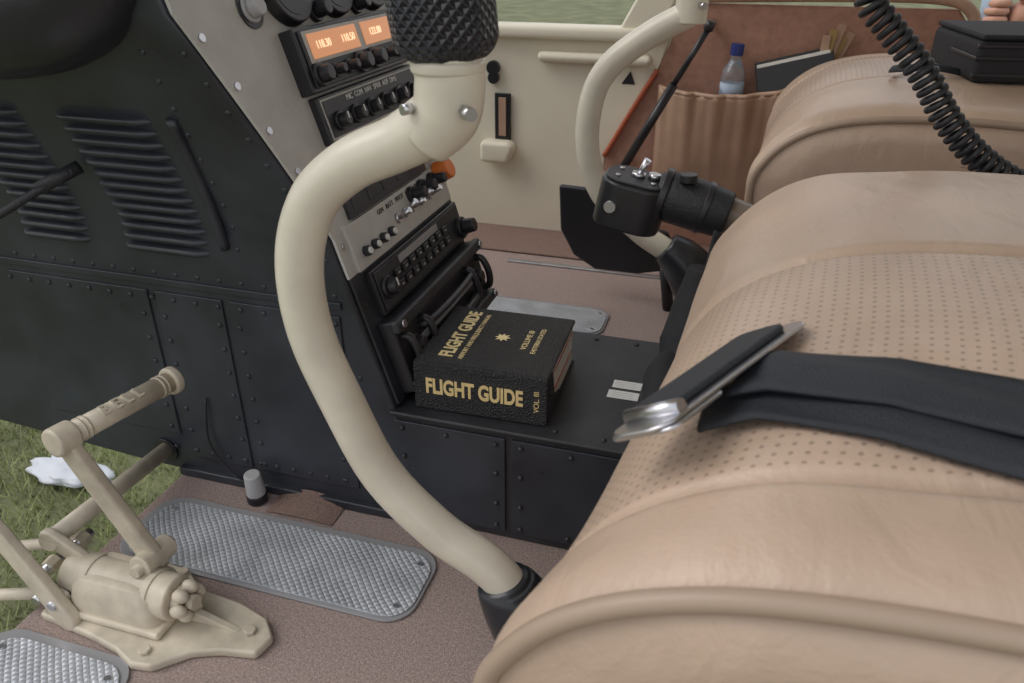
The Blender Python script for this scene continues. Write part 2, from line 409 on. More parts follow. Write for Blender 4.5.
fknob(kp,'knob',.679,.262,.0135,.011,.014,mark=True);fknob(kp,'knob_b',.89,.256,.0135,.012,.022)
fbox(kp,'display',.72,.83,.273,.281,.0135,.0142,'rim',.0003)
lr=empty('gps_receiver')
fbox(lr,'chassis',.648,.90,.155,.235,.003,.022,'blk',.003)
fbox(lr,'frame_top',.645,.903,.222,.236,.02,.03,'crinkle',.003)
fbox(lr,'frame_bottom',.645,.903,.155,.168,.02,.03,'crinkle',.003)
fbox(lr,'slot',.69,.86,.192,.200,.022,.024,'rim',.001)
for y0,y1 in ((.66,.705),(.845,.89)):
    for y in (y0,y1):
        sweep(lr,'handle',[F(y,.175,.020),F(y,.178,.030),F(y,.195,.034),F(y,.212,.030),F(y,.215,.020)],.0045,'blk')
for z in (.182,.208):
    sweep(lr,'rail_handle',[F(.70,z,.020),F(.71,z,.031),F(.775,z,.035),F(.84,z,.031),F(.85,z,.020)],.0045,'blk')
for y in (.656,.895):
    for z in (.162,.229): cyl(lr,'screw',F(y,z,.03),F(y,z,.033),.004,m='steel',seg=12)
fknob(lr,'knob',.68,.196,.022,.010,.012);fknob(lr,'knob_b',.87,.196,.022,.010,.012)

# ------------------------------------------------------------ pedestal
ped=empty('centre_pedestal')
box(ped,'pedestal_box',(-.335,.632,0),(.0,.862,.142),'crinkle',.004)
box(ped,'lid',(-.328,.626,.142),(.0,.866,.147),'crinkle',.002)
box(ped,'front_panel_a',(-.325,.629,.012),(-.20,.633,.135),'panel',.001)
box(ped,'front_panel_b',(-.193,.629,.012),(-.02,.633,.135),'panel',.001)
bm=bmesh.new()
for x in (-.315,-.265,-.21,-.183,-.13,-.08,-.03):
    for z in (.02,.127): bmesh.ops.create_icosphere(bm,subdivisions=2,radius=.003,matrix=Matrix.Translation((x,.6285,z)))
for z in (.05,.09):
    for x in (-.21,-.183,-.315): bmesh.ops.create_icosphere(bm,subdivisions=2,radius=.003,matrix=Matrix.Translation((x,.6285,z)))
for x in (-.15,-.10,-.05):
    for y in (.64,.85): bmesh.ops.create_icosphere(bm,subdivisions=2,radius=.003,matrix=Matrix.Translation((x,y,.147)))
addmesh(ped,'screws',bm,'crinkle',smooth=True)
for i,(y0,y1) in enumerate(((.722,.738),(.744,.760))):
    box(ped,'placard',(-.113+.002*i,y0,.147),(-.079,y1,.1476),'white',.0002)
    for j in range(3): box(ped,'placard_print',(-.108,y0+.003+j*.004,.1476),(-.085,y0+.0036+j*.004,.1478),'greyknob',0)

# ------------------------------------------------------------ book
bk=empty('flight_manual_binder')
BX0,BX1,BY0,BY1,BZ0,BZ1=-.304,-.160,.643,.782,.1475,.204
rz=Matrix.Translation((BX0,BY0,0))@Matrix.Rotation(math.radians(1.5),4,'Z')@Matrix.Translation((-BX0,-BY0,0))
box(bk,'cover_bottom',(BX0,BY0,BZ0),(BX1,BY1,BZ0+.004),'book',.002,rz)
box(bk,'cover_top',(BX0,BY0+.001,BZ1-.005),(BX1,BY1,BZ1),'book',.0025,rz)
box(bk,'spine',(BX0,BY0-.002,BZ0),(BX1,BY0+.005,BZ1-.001),'book',.002,rz)
box(bk,'pages',(BX0+.006,BY0+.022,BZ0+.0045),(BX1-.002,BY1-.006,BZ1-.0055),'paper',.001,rz)
box(bk,'ring_block',(BX0+.004,BY0+.004,BZ0+.004),(BX1-.001,BY0+.024,BZ1-.005),'book',.001,rz)
for z in (.012,.035): box(bk,'red_tab',(BX0+.02,BY0+.034,BZ1-z),(BX1-.001,BY1-.012,BZ1-z+.0012),'red',.0003,rz)
prism(bk,'side_flap',[rz@V(p) for p in ((BX1-.001,BY0+.004,BZ0+.003),(BX1-.001,BY1-.06,BZ0+.003),(BX1-.001,BY0+.030,BZ0+.022),(BX1-.001,BY0+.022,BZ1-.004),(BX1-.001,BY0+.004,BZ1-.004))],(.0015,0,0),'book',.0005)
text(bk,'spine_title','FLIGHT GUIDE',.0245,rz@basis(((BX0+BX1)/2-.006,BY0-.0022,.1765),V((1,0,0)),V((0,0,1)),V((0,-1,0))),'gold',.0002,bold=.0009,sx=.66)
text(bk,'spine_volume','VOL. III',.008,rz@basis((BX1-.011,BY0-.0022,.176),V((0,0,1)),V((-1,0,0)),V((0,-1,0))),'gold',.0002)
tb=lambda x,y:rz@basis((x,y,BZ1+.0002),V((0,1,0)),V((-1,0,0)),V((0,0,1)))
text(bk,'cover_title','FLIGHT GUIDE',.021,tb(BX0+.030,(BY0+BY1)/2+.002),'gold',.0002,bold=.0007,sx=.80)
text(bk,'cover_subtitle','AIRPORT AND FREQUENCY MANUAL',.0075,tb(BX0+.046,(BY0+BY1)/2),'gold',.0002,sx=.85)
text(bk,'cover_volume','VOLUME III',.009,tb(BX0+.104,(BY0+BY1)/2+.005),'gold',.0002)
text(bk,'cover_region','EASTERN STATES',.0075,tb(BX0+.116,(BY0+BY1)/2+.005),'gold',.0002)
bm=bmesh.new()
cx,cy=BX0+.076,(BY0+BY1)/2+.003
cv=bm.verts.new((cx,cy,BZ1+.0006));vv=[]
for k in range(16):
    a=2*math.pi*k/16;r=.0095 if k%2==0 else .005;vv.append(bm.verts.new((cx+r*math.cos(a),cy+r*math.sin(a),BZ1+.0006)))
for k in range(16): bm.faces.new((cv,vv[k],vv[(k+1)%16]))
bm.transform(rz);addmesh(bk,'cover_emblem',bm,'gold')

# ------------------------------------------------------------ seats
def shx(y,y0,sh): return -.003+(sh+.003)*(1-math.exp(-max(0,y-y0)/.15))
def make_seat(name,y0,y1,dx,shear,m,ga,gb,gx):
    e=empty(name)
    prof=[(.03,.19),(-.02,.19),(-.062,.22),(-.082,.27),(-.083,.316),(-.069,.346),(-.045,.372),(-.01,.392),(.04,.405),(.12,.411),(.22,.409),(.35,.398),(.50,.383),(.56,.375)]
    P=catmull([(p[0],0,p[1]) for p in prof],9);ntop=len(P)
    P=P+[V((.56,0,.28)),V((.56,0,.19)),V((.3,0,.19)),V((.1,0,.19))]
    n=len(P);S=[0]
    for i in range(1,n): S.append(S[-1]+(P[i]-P[i-1]).length)
    cen=V((.2,0,.28))
    N=[]
    for i in range(n):
        t=(P[(i+1)%n]-P[i-1]).normalized();N.append(V((-t.z,0,t.x)))
    if N[60].dot(P[60]-cen)<0: N=[-v for v in N]
    bm=bmesh.new();uvl=bm.loops.layers.uv.new('UVMap')
    ny=170;rows=[];W=y1-y0;rE=.032
    for j in range(ny+1):
        t=j/ny;y=y0+W*t
        d=min(y-y0,y1-y)
        h=-rE+math.sqrt(max(0,rE*rE-(rE-d)**2)) if d<rE else 0
        h*=.6
        crown=.014*(1-(2*t-1)**2)
        gr=-.006*math.exp(-((y-ga)/.004)**2)-.006*math.exp(-((y-gb)/.004)**2)
        if ga<y<gb: gr+=.004*math.sin(math.pi*(y-ga)/(gb-ga))**.5
        else: gr+=.003
        row=[]
        for i in range(n):
            fr=max(0,min(1,(i-30)/35));w=(.25+.75*fr) if i<ntop-2 else .3
            p=P[i]
            hh=h+(crown+gr)*w
            if i<ntop and ga<y<gb and i>60: hh+=-.006*math.exp(-((p.x-gx-.02*math.sin((y-ga)*12))/.006)**2)
            if i<ntop: hh+=.0028*noise.noise(V((p.x*14,y*9,p.z*14+y0)))
            q=p+N[i]*hh
            row.append(bm.verts.new((q.x+dx+shx(y,y0,shear),y,q.z)))
        rows.append(row)
    for j in range(ny):
        for i in range(n):
            k=(i+1)%n
            f=bm.faces.new((rows[j][i],rows[j][k],rows[j+1][k],rows[j+1][i]))
            for lp,(a,b) in zip(f.loops,((i,j),(k,j),(k,j+1),(i,j+1))):
                lp[uvl].uv=(S[a],y0+W*b/ny)
    for R_,s in ((rows[0],1),(rows[-1],-1)):
        c=V((0,0,0))
        for v in R_: c+=v.co
        c/=n
        prev=R_
        for k,o in ((.9,.010),(.72,.014),(.4,.015)):
            ring=[bm.verts.new((c.x+(v.co.x-c.x)*k,R_[0].co.y-s*o*.6,c.z+(v.co.z-c.z)*k)) for v in R_]
            for i in range(n):
                kk=(i+1)%n;bm.faces.new((prev[i],prev[kk],ring[kk],ring[i]))
            prev=ring
        bm.faces.new(prev)
    addmesh(e,'cushion',bm,m,smooth=True)
    for yy,nm in ((y0,'piping_near'),(y1,'piping_far')):
        pts=[];s=1 if yy==y0 else -1
        for i in range(2,ntop,3):
            p=P[i]+N[i]*(-.009);pts.append((p.x+dx+shx(yy,y0,shear),yy+s*.002,p.z))
        sweep(e,nm,pts,.0050,'pipe',seg=10,n=3)
    box(e,'seat_base',(dx+.05,y0+.03,0.0),(dx+.54,y1-.03,.192),'carpet2',.01)
    bm=bmesh.new();rr=[]
    for k in range(13):
        t=k/12;z=.36+.62*t;x=.54+dx+.16*t;th=.10*(1-.4*t);w=(y1-y0)/2*(1-.18*t**3)
        ring=[]
        for a in [2*math.pi*q/24 for q in range(24)]:
            ca=math.copysign(abs(math.cos(a))**.5,math.cos(a));sa=math.copysign(abs(math.sin(a))**.5,math.sin(a))
            kk=1 if 0<k<12 else .8
            ring.append(bm.verts.new((x+.05+th*.5*ca*kk,(y0+y1)/2+w*sa*kk,z)))
        rr.append(ring)
    for a,b in zip(rr,rr[1:]):
        for q in range(24): bm.faces.new((a[q],a[(q+1)%24],b[(q+1)%24],b[q]))
    bm.faces.new(rr[0]);bm.faces.new(rr[-1])
    addmesh(e,'seat_back',bm,'lea',smooth=True,sub=1)
    return e
make_seat('helicopter_seat',.21,.765,0,.064,M['lea1'],GA,GB,GX)
make_seat('helicopter_seat',1.02,1.51,.085,.03,M['lea2'],1.20,1.40,.2)
def seatz(x,y):
    prof=[(-.083,.316),(-.069,.346),(-.045,.372),(-.01,.392),(.04,.405),(.12,.411),(.22,.409),(.35,.398),(.50,.383),(.56,.375)]
    x=x-shx(y,.21,.064)
    for a,b in zip(prof,prof[1:]):
        if a[0]<=x<=b[0]:
            z=a[1]+(b[1]-a[1])*(x-a[0])/(b[0]-a[0]);break
    else: z=.30
    t=(y-.21)/.555
    return z+.014*(1-(2*t-1)**2)+.005

# ------------------------------------------------------------ lap belt
lb=empty('lap_belt')
def strip(name,path,w,th,m,par):
    bm=bmesh.new();rows=[]
    Q=catmull([V((p[0],p[1],p[2])) for p in path],8)
    for i,q in enumerate(Q):
        t=(Q[min(i+1,len(Q)-1)]-Q[max(i-1,0)]);t.z=0;t.normalize();c=V((-t.y,t.x,0))
        row=[]
        for k in range(9):
            s=(k/8-.5)*w;x=q.x+c.x*s;y=q.y+c.y*s
            row.append(bm.verts.new((x,y,seatz(x,y)+q.z+.0012*math.sin(k*1.1+i*.25))))
        rows.append(row)
    for a,b in zip(rows,rows[1:]):
        for k in range(8): bm.faces.new((a[k],a[k+1],b[k+1],b[k]))
    ob=addmesh(par,name,bm,m,smooth=True);s=ob.modifiers.new('s','SOLIDIFY');s.thickness=th;s.offset=1
    return ob
strip('webbing_lower',[(-.004,.324,.006),(.03,.322,.003),(.08,.306,.002),(.15,.283,.002),(.25,.26,.002),(.40,.25,.002),(.53,.24,.002)],.040,.0022,'web',lb)
strip('webbing_upper',[(.010,.342,.010),(.035,.336,.008),(.09,.322,.006),(.16,.303,.006),(.26,.280,.006),(.40,.27,.006),(.53,.26,.006)],.038,.0022,'web',lb)
def quad_plate(par,name,c,u,v,n,w,l,t,m,bev=.002,r=.01):
    pts=rrect(-l/2,l/2,-w/2,w/2,r,0)
    mx=basis(c,u,v,n)
    return prism(par,name,[mx@V(p) for p in pts],tuple(n*t),m,bev)
u=V((.064,.131,.000)).normalized();n=V((-.60,-.0,.8));n=(n-u*n.dot(u)).normalized();v=n.cross(u)
c=V((.000,.342,.407))
quad_plate(lb,'buckle_plate',c,u,v,n,.036,.140,.002,'steel',.0008,.012)
quad_plate(lb,'buckle_cover',c+n*.002+u*.004+v*.004,u,v,n,.030,.108,.004,'web',.0015,.008)
quad_plate(lb,'buckle_frame',c-n*.002-u*.045,u,v,n,.040,.045,.002,'steel',.0008,.008)
cyl(lb,'buckle_pin',c-u*.052-v*.016+n*.004,c-u*.052+v*.016+n*.004,.0035,m='steel')

# ------------------------------------------------------------ cyclics
gm2=bpy.data.materials.new('grip_rubber');gm2.use_nodes=True;nt=gm2.node_tree;b=nt.nodes['Principled BSDF']
b.inputs['Base Color'].default_value=(.024,.027,.035,1);b.inputs['Roughness'].default_value=.36
tc=nt.nodes.new('ShaderNodeTexCoord');sx=nt.nodes.new('ShaderNodeSeparateXYZ');nt.links.new(tc.outputs['UV'],sx.inputs[0])
q=NT(nt).m
a_=q('SINE',q('MULTIPLY',q('ADD',sx.outputs[0],sx.outputs[1]),850));c_=q('SINE',q('MULTIPLY',q('SUBTRACT',sx.outputs[0],sx.outputs[1]),850))
bp=nt.nodes.new('ShaderNodeBump');bp.inputs['Strength'].default_value=1;bp.inputs['Distance'].default_value=.0016
nt.links.new(q('MAXIMUM',a_,c_),bp.inputs['Height']);nt.links.new(bp.outputs[0],b.inputs['Normal'])
def grip(par,c,k):
    bm=bmesh.new();rr=[];uvl=bm.loops.layers.uv.new('UVMap')
    prof=((0,.021),(.004,.0280),(.012,.0318),(.03,.0325),(.05,.0312),(.09,.027),(.12,.028),(.14,.027),(.148,.018))
    for (z,r) in prof:
        rr.append([bm.verts.new((c[0]+r*k*math.cos(a)*1.08-.14*z,c[1]+r*k*math.sin(a),c[2]+z+.10*r*math.cos(a))) for a in [2*math.pi*q_/8+.2 for q_ in range(8)]])
    for j,(a,b_) in enumerate(zip(rr,rr[1:])):
        for q_ in range(8):
            f=bm.faces.new((a[q_],a[(q_+1)%8],b_[(q_+1)%8],b_[q_]))
            for lp,uv in zip(f.loops,((q_*.024,prof[j][0]),((q_+1)*.024,prof[j][0]),((q_+1)*.024,prof[j+1][0]),(q_*.024,prof[j+1][0]))): lp[uvl].uv=uv
    bm.faces.new(rr[0]);bm.faces.new(rr[-1])
    ob=addmesh(par,'grip',bm,gm2,bevel=.005,bseg=3)
cy1=empty('cyclic_stick')
sweep(cy1,'tube',[(-.115,.475,.03),(-.156,.475,.104),(-.212,.475,.142),(-.260,.475,.191),(-.291,.475,.26),(-.311,.475,.321),(-.312,.475,.379),(-.294,.475,.426),(-.262,.475,.455),(-.222,.475,.474),(-.192,.475,.492)],[.018]*9+[.0185,.021],'cream',seg=28,n=10)
sweep(cy1,'socket',[(-.205,.475,.478),(-.190,.475,.494),(-.186,.475,.512),(-.187,.475,.533)],[.020,.0225,.0225,.0215],'cream',seg=32)
cyl(cy1,'socket_collar',(-.187,.475,.520),(-.187,.475,.528),.0235,m='cream',seg=32,bevel=.002)
cyl(cy1,'clamp_screw',(-.170,.458,.500),(-.163,.450,.500),.0045,m='steel',seg=6)
cyl(cy1,'clamp_screw_b',(-.205,.457,.50),(-.209,.451,.50),.0035,m='steel',seg=12)
sweep(cy1,'boot',[(-.10,.475,.01),(-.125,.475,.05),(-.148,.475,.09),(-.153,.475,.102)],[.045,.036,.028,.022],'blkleather',seg=20)
grip(cy1,(-.186,.475,.527),1.0)
cy2=empty('cyclic_stick')
sweep(cy2,'tube',[(-.04,1.2,.02),(-.083,1.2,.118),(-.151,1.2,.166),(-.215,1.2,.221),(-.243,1.2,.292),(-.24,1.2,.368),(-.215,1.2,.419),(-.16,1.2,.463),(-.107,1.2,.493)],.0185,'cream',seg=24,n=10)
cyl(cy2,'socket',(-.105,1.2,.48),(-.105,1.2,.535),.0225,m='cream',seg=28,bevel=.003)
grip(cy2,(-.105,1.2,.535),1.0)
cyl(cy2,'clamp_screw',(-.09,1.18,.505),(-.085,1.17,.505),.005,m='steel',seg=6)
sweep(cy2,'boot',[(-.005,1.2,.01),(-.03,1.2,.06),(-.075,1.2,.12),(-.108,1.2,.146)],[.06,.052,.038,.026],'blkleather',seg=20)

# ------------------------------------------------------------ collective
co=empty('collective_lever')
sweep(co,'tube',[(-.07,.9,.322),(.0,.9,.301),(.08,.9,.275),(.2,.9,.22),(.4,.9,.12)],.0215,'tan',seg=24)
sweep(co,'twist_grip',[(-.095,.9,.322),(-.08,.9,.321),(-.045,.9,.313),(-.015,.9,.305)],[.026,.030,.030,.027],'rubber',seg=16)
cyl(co,'grip_ring',(-.094,.9,.324),(-.086,.9,.322),.032,m='blk',bevel=.001)
cyl(co,'grip_ring_b',(-.045,.9,.313),(-.038,.9,.311),.031,m='blk',bevel=.001)
u=V((1,0,-.18)).normalized();n=V((.18,0,1)).normalized();v=n.cross(u)
cbx=V((-.131,.9,.284))
quad_plate(co,'switch_box',cbx,u,v,n,.074,.080,.056,'blk',.004,.026)
quad_plate(co,'switch_plate',cbx+n*.056,u,v,n,.066,.072,.003,'crinkle',.001,.023)
tp=cbx+n*.059
for du,dv in ((-.022,-.015),(-.022,.015),(.02,-.016),(.02,.016)):
    cyl(co,'screw',tp+u*du+v*dv,tp+u*du+v*dv+n*.002,.003,m='steel',seg=12)
cyl(co,'switch_nut',tp,tp+n*.005,.009,m='steel',seg=6)
cyl(co,'trim_switch',tp,tp+n*.022+u*.006,.0035,.0045,'steel',12)
cyl(co,'rocker',tp+u*.018+v*.004,tp+u*.018+v*.004+n*.007,.007,m='steel',seg=16)
cyl(co,'side_button',V((-.145,.866,.315)),V((-.146,.860,.315)),.007,m='steel',seg=16)
cyl(co,'ring_switch',(-.062,.885,.345),(-.062,.885,.354),.010,m='blk',bevel=.001)
pd=empty('control_guard_plate')
prism(pd,'plate',[(-.305,1.27,.21),(-.236,1.27,.208),(-.215,1.27,.19),(-.17,1.27,.15),(-.115,1.27,.145),(-.10,1.27,.12),(-.105,1.27,.075),(-.16,1.27,.062),(-.235,1.27,.062),(-.275,1.27,.085),(-.30,1.27,.13)],(0,.012,0),'blk',.005)
cyl(pd,'post',(-.10,1.276,0),(-.115,1.276,.09),.010,m='blk')
cb=empty('belt_pouch')
sweep(cb,'hanging_pouch',[(-.030,.84,.262),(-.034,.83,.22),(-.042,.80,.18),(-.050,.76,.160)],[.018,.026,.028,.014],'cloth',seg=18)
sweep(cb,'strap',[(-.02,.85,.30),(-.028,.80,.24),(-.048,.72,.165),(-.055,.66,.152)],.010,'cloth',seg=10,flat=.3)
sweep(cb,'pouch_lower',[(-.048,.80,.165),(-.055,.74,.168),(-.055,.68,.165)],[.018,.022,.014],'cloth',seg=14)

# ------------------------------------------------------------ pedals
pb=empty('rudder_pedal_assembly')
base=[(-.605,.44,0),(-.595,.475,0),(-.55,.484,0),(-.50,.482,0),(-.47,.462,0),(-.42,.458,0),(-.385,.448,0),(-.367,.43,0),(-.372,.408,0),(-.405,.402,0),(-.43,.392,0),(-.455,.368,0),(-.475,.365,0),(-.50,.375,0),(-.54,.382,0),(-.60,.388,0)]
prism(pb,'base_plate',base,(0,0,.010),'cast',.003)
bm=bmesh.new();rr=[]
for z,k in ((.008,1.0),(.03,.93),(.044,.85),(.052,.66),(.054,.3)):
    pts=rrect(-.052*k,.052*k,-.030*k,.030*k,.012*k,z)
    rr.append([bm.verts.new((p[0]-.522,p[1]+.425,p[2])) for p in pts])
for a,b in zip(rr,rr[1:]):
    for q_ in range(len(a)): bm.faces.new((a[q_],a[(q_+1)%len(a)],b[(q_+1)%len(a)],b[q_]))
bm.faces.new(rr[0]);bm.faces.new(rr[-1]);addmesh(pb,'housing',bm,'cast',smooth=True,bevel=.001)
cyl(pb,'bearing_barrel',(-.585,.425,.035),(-.462,.425,.035),.022,m='cast',seg=28,bevel=.003)
for x in (-.56,-.49): cyl(pb,'barrel_band',(x,.425,.035),(x+.008,.425,.035),.0235,m='cast',seg=28,bevel=.001)
cyl(pb,'shaft_end',(-.462,.425,.035),(-.452,.425,.035),.014,m='cast',bevel=.002)
for a in range(6):
    an=a*math.pi/3;ball(pb,'hub_lug',(-.452,.425+.014*math.cos(an),.035+.014*math.sin(an)),.0065,'cast',(1.3,1,1))
cyl(pb,'hub_nut',(-.452,.425,.035),(-.442,.425,.035),.008,m='cast',seg=6)
box(pb,'housing_flange',(-.585,.392,.010),(-.465,.458,.018),'cast',.003)
def flatarm(name,p0,p1,w0,w1,t,yv=V((0,1,0))):
    p0=V(p0);p1=V(p1);d=(p1-p0).normalized();s=d.cross(yv).normalized()
    seg=8;pts=[]
    for k in range(seg+1):
        a=math.pi/2+math.pi*k/seg;pts.append(p0+d*math.cos(a)*w0+s*math.sin(a)*w0)
    for k in range(seg+1):
        a=-math.pi/2+math.pi*k/seg;pts.append(p1+d*math.cos(a)*w1+s*math.sin(a)*w1)
    return prism(pb,name,[p-yv*t/2 for p in pts],tuple(yv*t),'cast',.003)
PA=V((-.546,.424,.201));PB=V((-.527,.548,.195));dd=(PB-PA).normalized()
flatarm('pedal_arm',(-.546,.428,.199),(-.50,.445,.055),.0105,.0125,.012)
flatarm('pedal_arm_b',(-.655,.40,.14),(-.565,.39,.012),.010,.012,.012)
cyl(pb,'pedal_boss',PA-dd*.008,PA+dd*.014,.0140,m='cast',bevel=.003)
cyl(pb,'pedal_tube',PA,PB,.0105,m='cast',seg=24)
cyl(pb,'pedal_end_flange',PB-dd*.005,PB+dd*.004,.0145,m='cast',bevel=.002)
for t in (.16,.2,.86,.9):
    p=PA.lerp(PB,t);cyl(pb,'pedal_rib',p-dd*.001,p+dd*.001,.0114,m='cast',seg=24)
nn=(V((.45,-.3,.85)));nn=(nn-dd*nn.dot(dd)).normalized();up=nn.cross(dd)
text(pb,'pedal_lettering','B E L L',.0155,basis(PA.lerp(PB,.5)+nn*.0100,dd,up,nn),'cast',.0014,bold=.0004)
cyl(pb,'link_tube',(-.60,.42,.072),(-.638,.64,.030),.0095,m='cast',seg=20)
flatarm('link_arm',(-.60,.425,.075),(-.545,.435,.02),.010,.010,.010)
cyl(pb,'pivot_boss',(-.50,.425,.062),(-.50,.465,.058),.012,m='cast',bevel=.002)
cyl(pb,'pivot_bolt',(-.50,.418,.062),(-.50,.47,.058),.006,m='cast',seg=6)
for (x,y,z) in ((-.60,.455,.045),(-.618,.43,.03),(-.60,.40,.025),(-.575,.395,.03),(-.512,.452,.05)):
    cyl(pb,'bolt_head',(x,y-.006,z),(x,y+.006,z+.001),.0085,m='cast',seg=6,bevel=.001)
    cyl(pb,'bolt_shank',(x,y-.012,z),(x,y+.012,z+.001),.005,m='steel',seg=12)
cyl(pb,'rod',(-.70,.44,.02),(-.60,.455,.045),.006,m='cast')
cyl(pb,'rod_b',(-.70,.39,.0),(-.60,.40,.025),.006,m='cast')
for (x,y) in ((-.39,.428),(-.47,.38),(-.585,.462),(-.50,.474)):
    cyl(pb,'base_bolt',(x,y,.010),(x,y,.014),.006,m='cast',seg=6,bevel=.001)
prism(pb,'web_rib',[(-.47,.423,.010),(-.40,.423,.010),(-.47,.423,.030)],(0,.007,0),'cast',.001)

# ------------------------------------------------------------ far door and trim
dr=empty('door_1')
prism(dr,'door_skin',[(-1.2,1.6,0),(-.30,1.6,0),(-.285,1.6,.19),(-.19,1.6,.36),(-.17,1.6,.425),(-1.2,1.6,.425)],(0,.03,0),'door',.004)
box(dr,'sill_rail',(-1.2,1.575,.405),(-.18,1.635,.43),'door',.008)
box(dr,'armrest_ridge',(-.43,1.575,.362),(-.205,1.602,.382),'door',.008)
box(dr,'pillar_front',(-1.2,1.59,.42),(-.545,1.63,.75),'door',.006)
prism(dr,'pillar_rear',[(-.275,1.585,.42),(-.20,1.585,.42),(-.12,1.585,.56),(-.06,1.585,.75),(-.12,1.585,.75),(-.19,1.585,.58)],(0,.04,0),'door',.006)
box(dr,'top_rail',(-1.2,1.59,.75),(.0,1.63,.80),'door',.006)
prism(dr,'pull_handle',[(-.55,1.56,.155),(-.49,1.56,.155),(-.475,1.56,.185),(-.485,1.56,.20),(-.55,1.56,.20)],(0,.04,0),'door',.01)
box(dr,'door_placard',(-.524,1.590,.20),(-.490,1.597,.295),'blk',.001)
box(dr,'door_placard_strip',(-.515,1.588,.208),(-.499,1.5905,.287),'pocket',.0005)
cyl(dr,'door_lock_knob',(-.527,1.6,.345),(-.527,1.586,.345),.014,m='blk',bevel=.002)
cyl(dr,'door_latch',(-.527,1.6,.325),(-.527,1.588,.325),.012,m='blk',bevel=.002)
prism(dr,'warning_decal',[(-.262,1.599,.325),(-.235,1.599,.325),(-.245,1.599,.35)],(0,-.001,0),'blk',.0002)
tr=empty('wall_far')
prism(tr,'trim_board',[(-.30,1.6,0),(-.285,1.6,.19),(-.19,1.6,.36),(-.165,1.6,.43),(-.12,1.6,.475),(.31,1.6,.475),(.33,1.6,.45),(.285,1.6,.39),(.27,1.6,.0)],(0,.02,0),'fabric',.004)
sweep(tr,'red_edge',[(-.288,1.594,.18),(-.24,1.594,.27),(-.193,1.594,.355)],.005,'red',seg=8)
sweep(tr,'frame_trim',[(-.15,1.60,.485),(.1,1.60,.492),(.27,1.60,.492),(.325,1.60,.475),(.335,1.60,.44),(.30,1.60,.38),(.28,1.6,.3),(.275,1.6,.1)],.010,'pocket',seg=12)
pk=empty('storage_pocket')
bm=bmesh.new();rows=[]
def pkout(u_): return .068*max(0,math.sin(math.pi*u_))**.5
for j in range(25):
    v=j/24;row=[]
    for i in range(61):
        u_=i/60;x=-.185+.35*u_;top=.325+.05*u_-.022*math.sin(math.pi*u_);z=.09+(top-.09)*v
        out=pkout(u_)*(v**.7)+(.005*math.sin(u_*40+2*v)+.003*math.sin(u_*83))*v*v
        row.append(bm.verts.new((x,1.598-out-.003,z)))
    rows.append(row)
for a,b in zip(rows,rows[1:]):
    for i in range(60): bm.faces.new((a[i],a[i+1],b[i+1],b[i]))
ob=addmesh(pk,'pocket_panel',bm,'pocket',smooth=True);s=ob.modifiers.new('s','SOLIDIFY');s.thickness=.003
pts=[(-.185+.35*i/30,1.598-pkout(i/30)-.003-.005*math.sin(i/30*40+2)-.003*math.sin(i/30*83),.325+.05*i/30-.022*math.sin(math.pi*i/30)) for i in range(31)]
sweep(pk,'pocket_hem',pts,.0045,'pocket',seg=10,n=3)
bt=empty('water_bottle')
c0=V((-.052,1.572,.245))
sweep(bt,'bottle_body',[c0,c0+V((0,0,.02)),c0+V((.002,0,.08)),c0+V((.003,0,.115)),c0+V((.004,0,.137)),c0+V((.004,0,.148))],[.018,.022,.022,.021,.010,.009],'plastic',seg=24)
cyl(bt,'cap',c0+V((.004,0,.146)),c0+V((.005,0,.166)),.012,m='bluecap',bevel=.001)
cyl(bt,'label',c0+V((.002,0,.07)),c0+V((.003,0,.098)),.0222,m='shirt')
nb=empty('notebook')
mxx=Matrix.Translation((.055,1.570,.350))@Matrix.Rotation(math.radians(-15),4,'Y')@Matrix.Rotation(math.radians(-12),4,'X')
box(nb,'cover',(-.06,-.014,-.06),(.075,-.010,.034),'blk',.002,mxx);box(nb,'pages',(-.056,-.010,-.058),(.070,.004,.040),'paper',.001,mxx);box(nb,'back_cover',(-.06,.004,-.06),(.075,.008,.046),'blk',.002,mxx)
lf=empty('leaflet_bundle')
for k in range(5):
    mxx=Matrix.Translation((.100+.004*k,1.579+.003*k,.365))@Matrix.Rotation(math.radians(2+5*k),4,'Y')
    box(lf,'leaflet',(-.006,-.001,-.02),(.008,.001,.065+.010*(k%3)),'yellow' if k%2 else 'pocket',.0005,mxx)
st=empty('door_strut')
cyl(st,'strut_body',(-.235,1.5,.18),(-.15,1.5,.345),.0085,m='blk');cyl(st,'strut_rod',(-.15,1.5,.345),(-.10,1.5,.44),.0055,m='blk')
cyl(st,'strut_end',(-.10,1.5,.44),(-.095,1.5,.455),.009,m='blk');cyl(st,'strut_bracket',(-.10,1.5,.445),(-.10,1.6,.445),.005,m='steel');cyl(st,'strut_bracket_b',(-.235,1.5,.18),(-.235,1.6,.18),.005,m='steel')

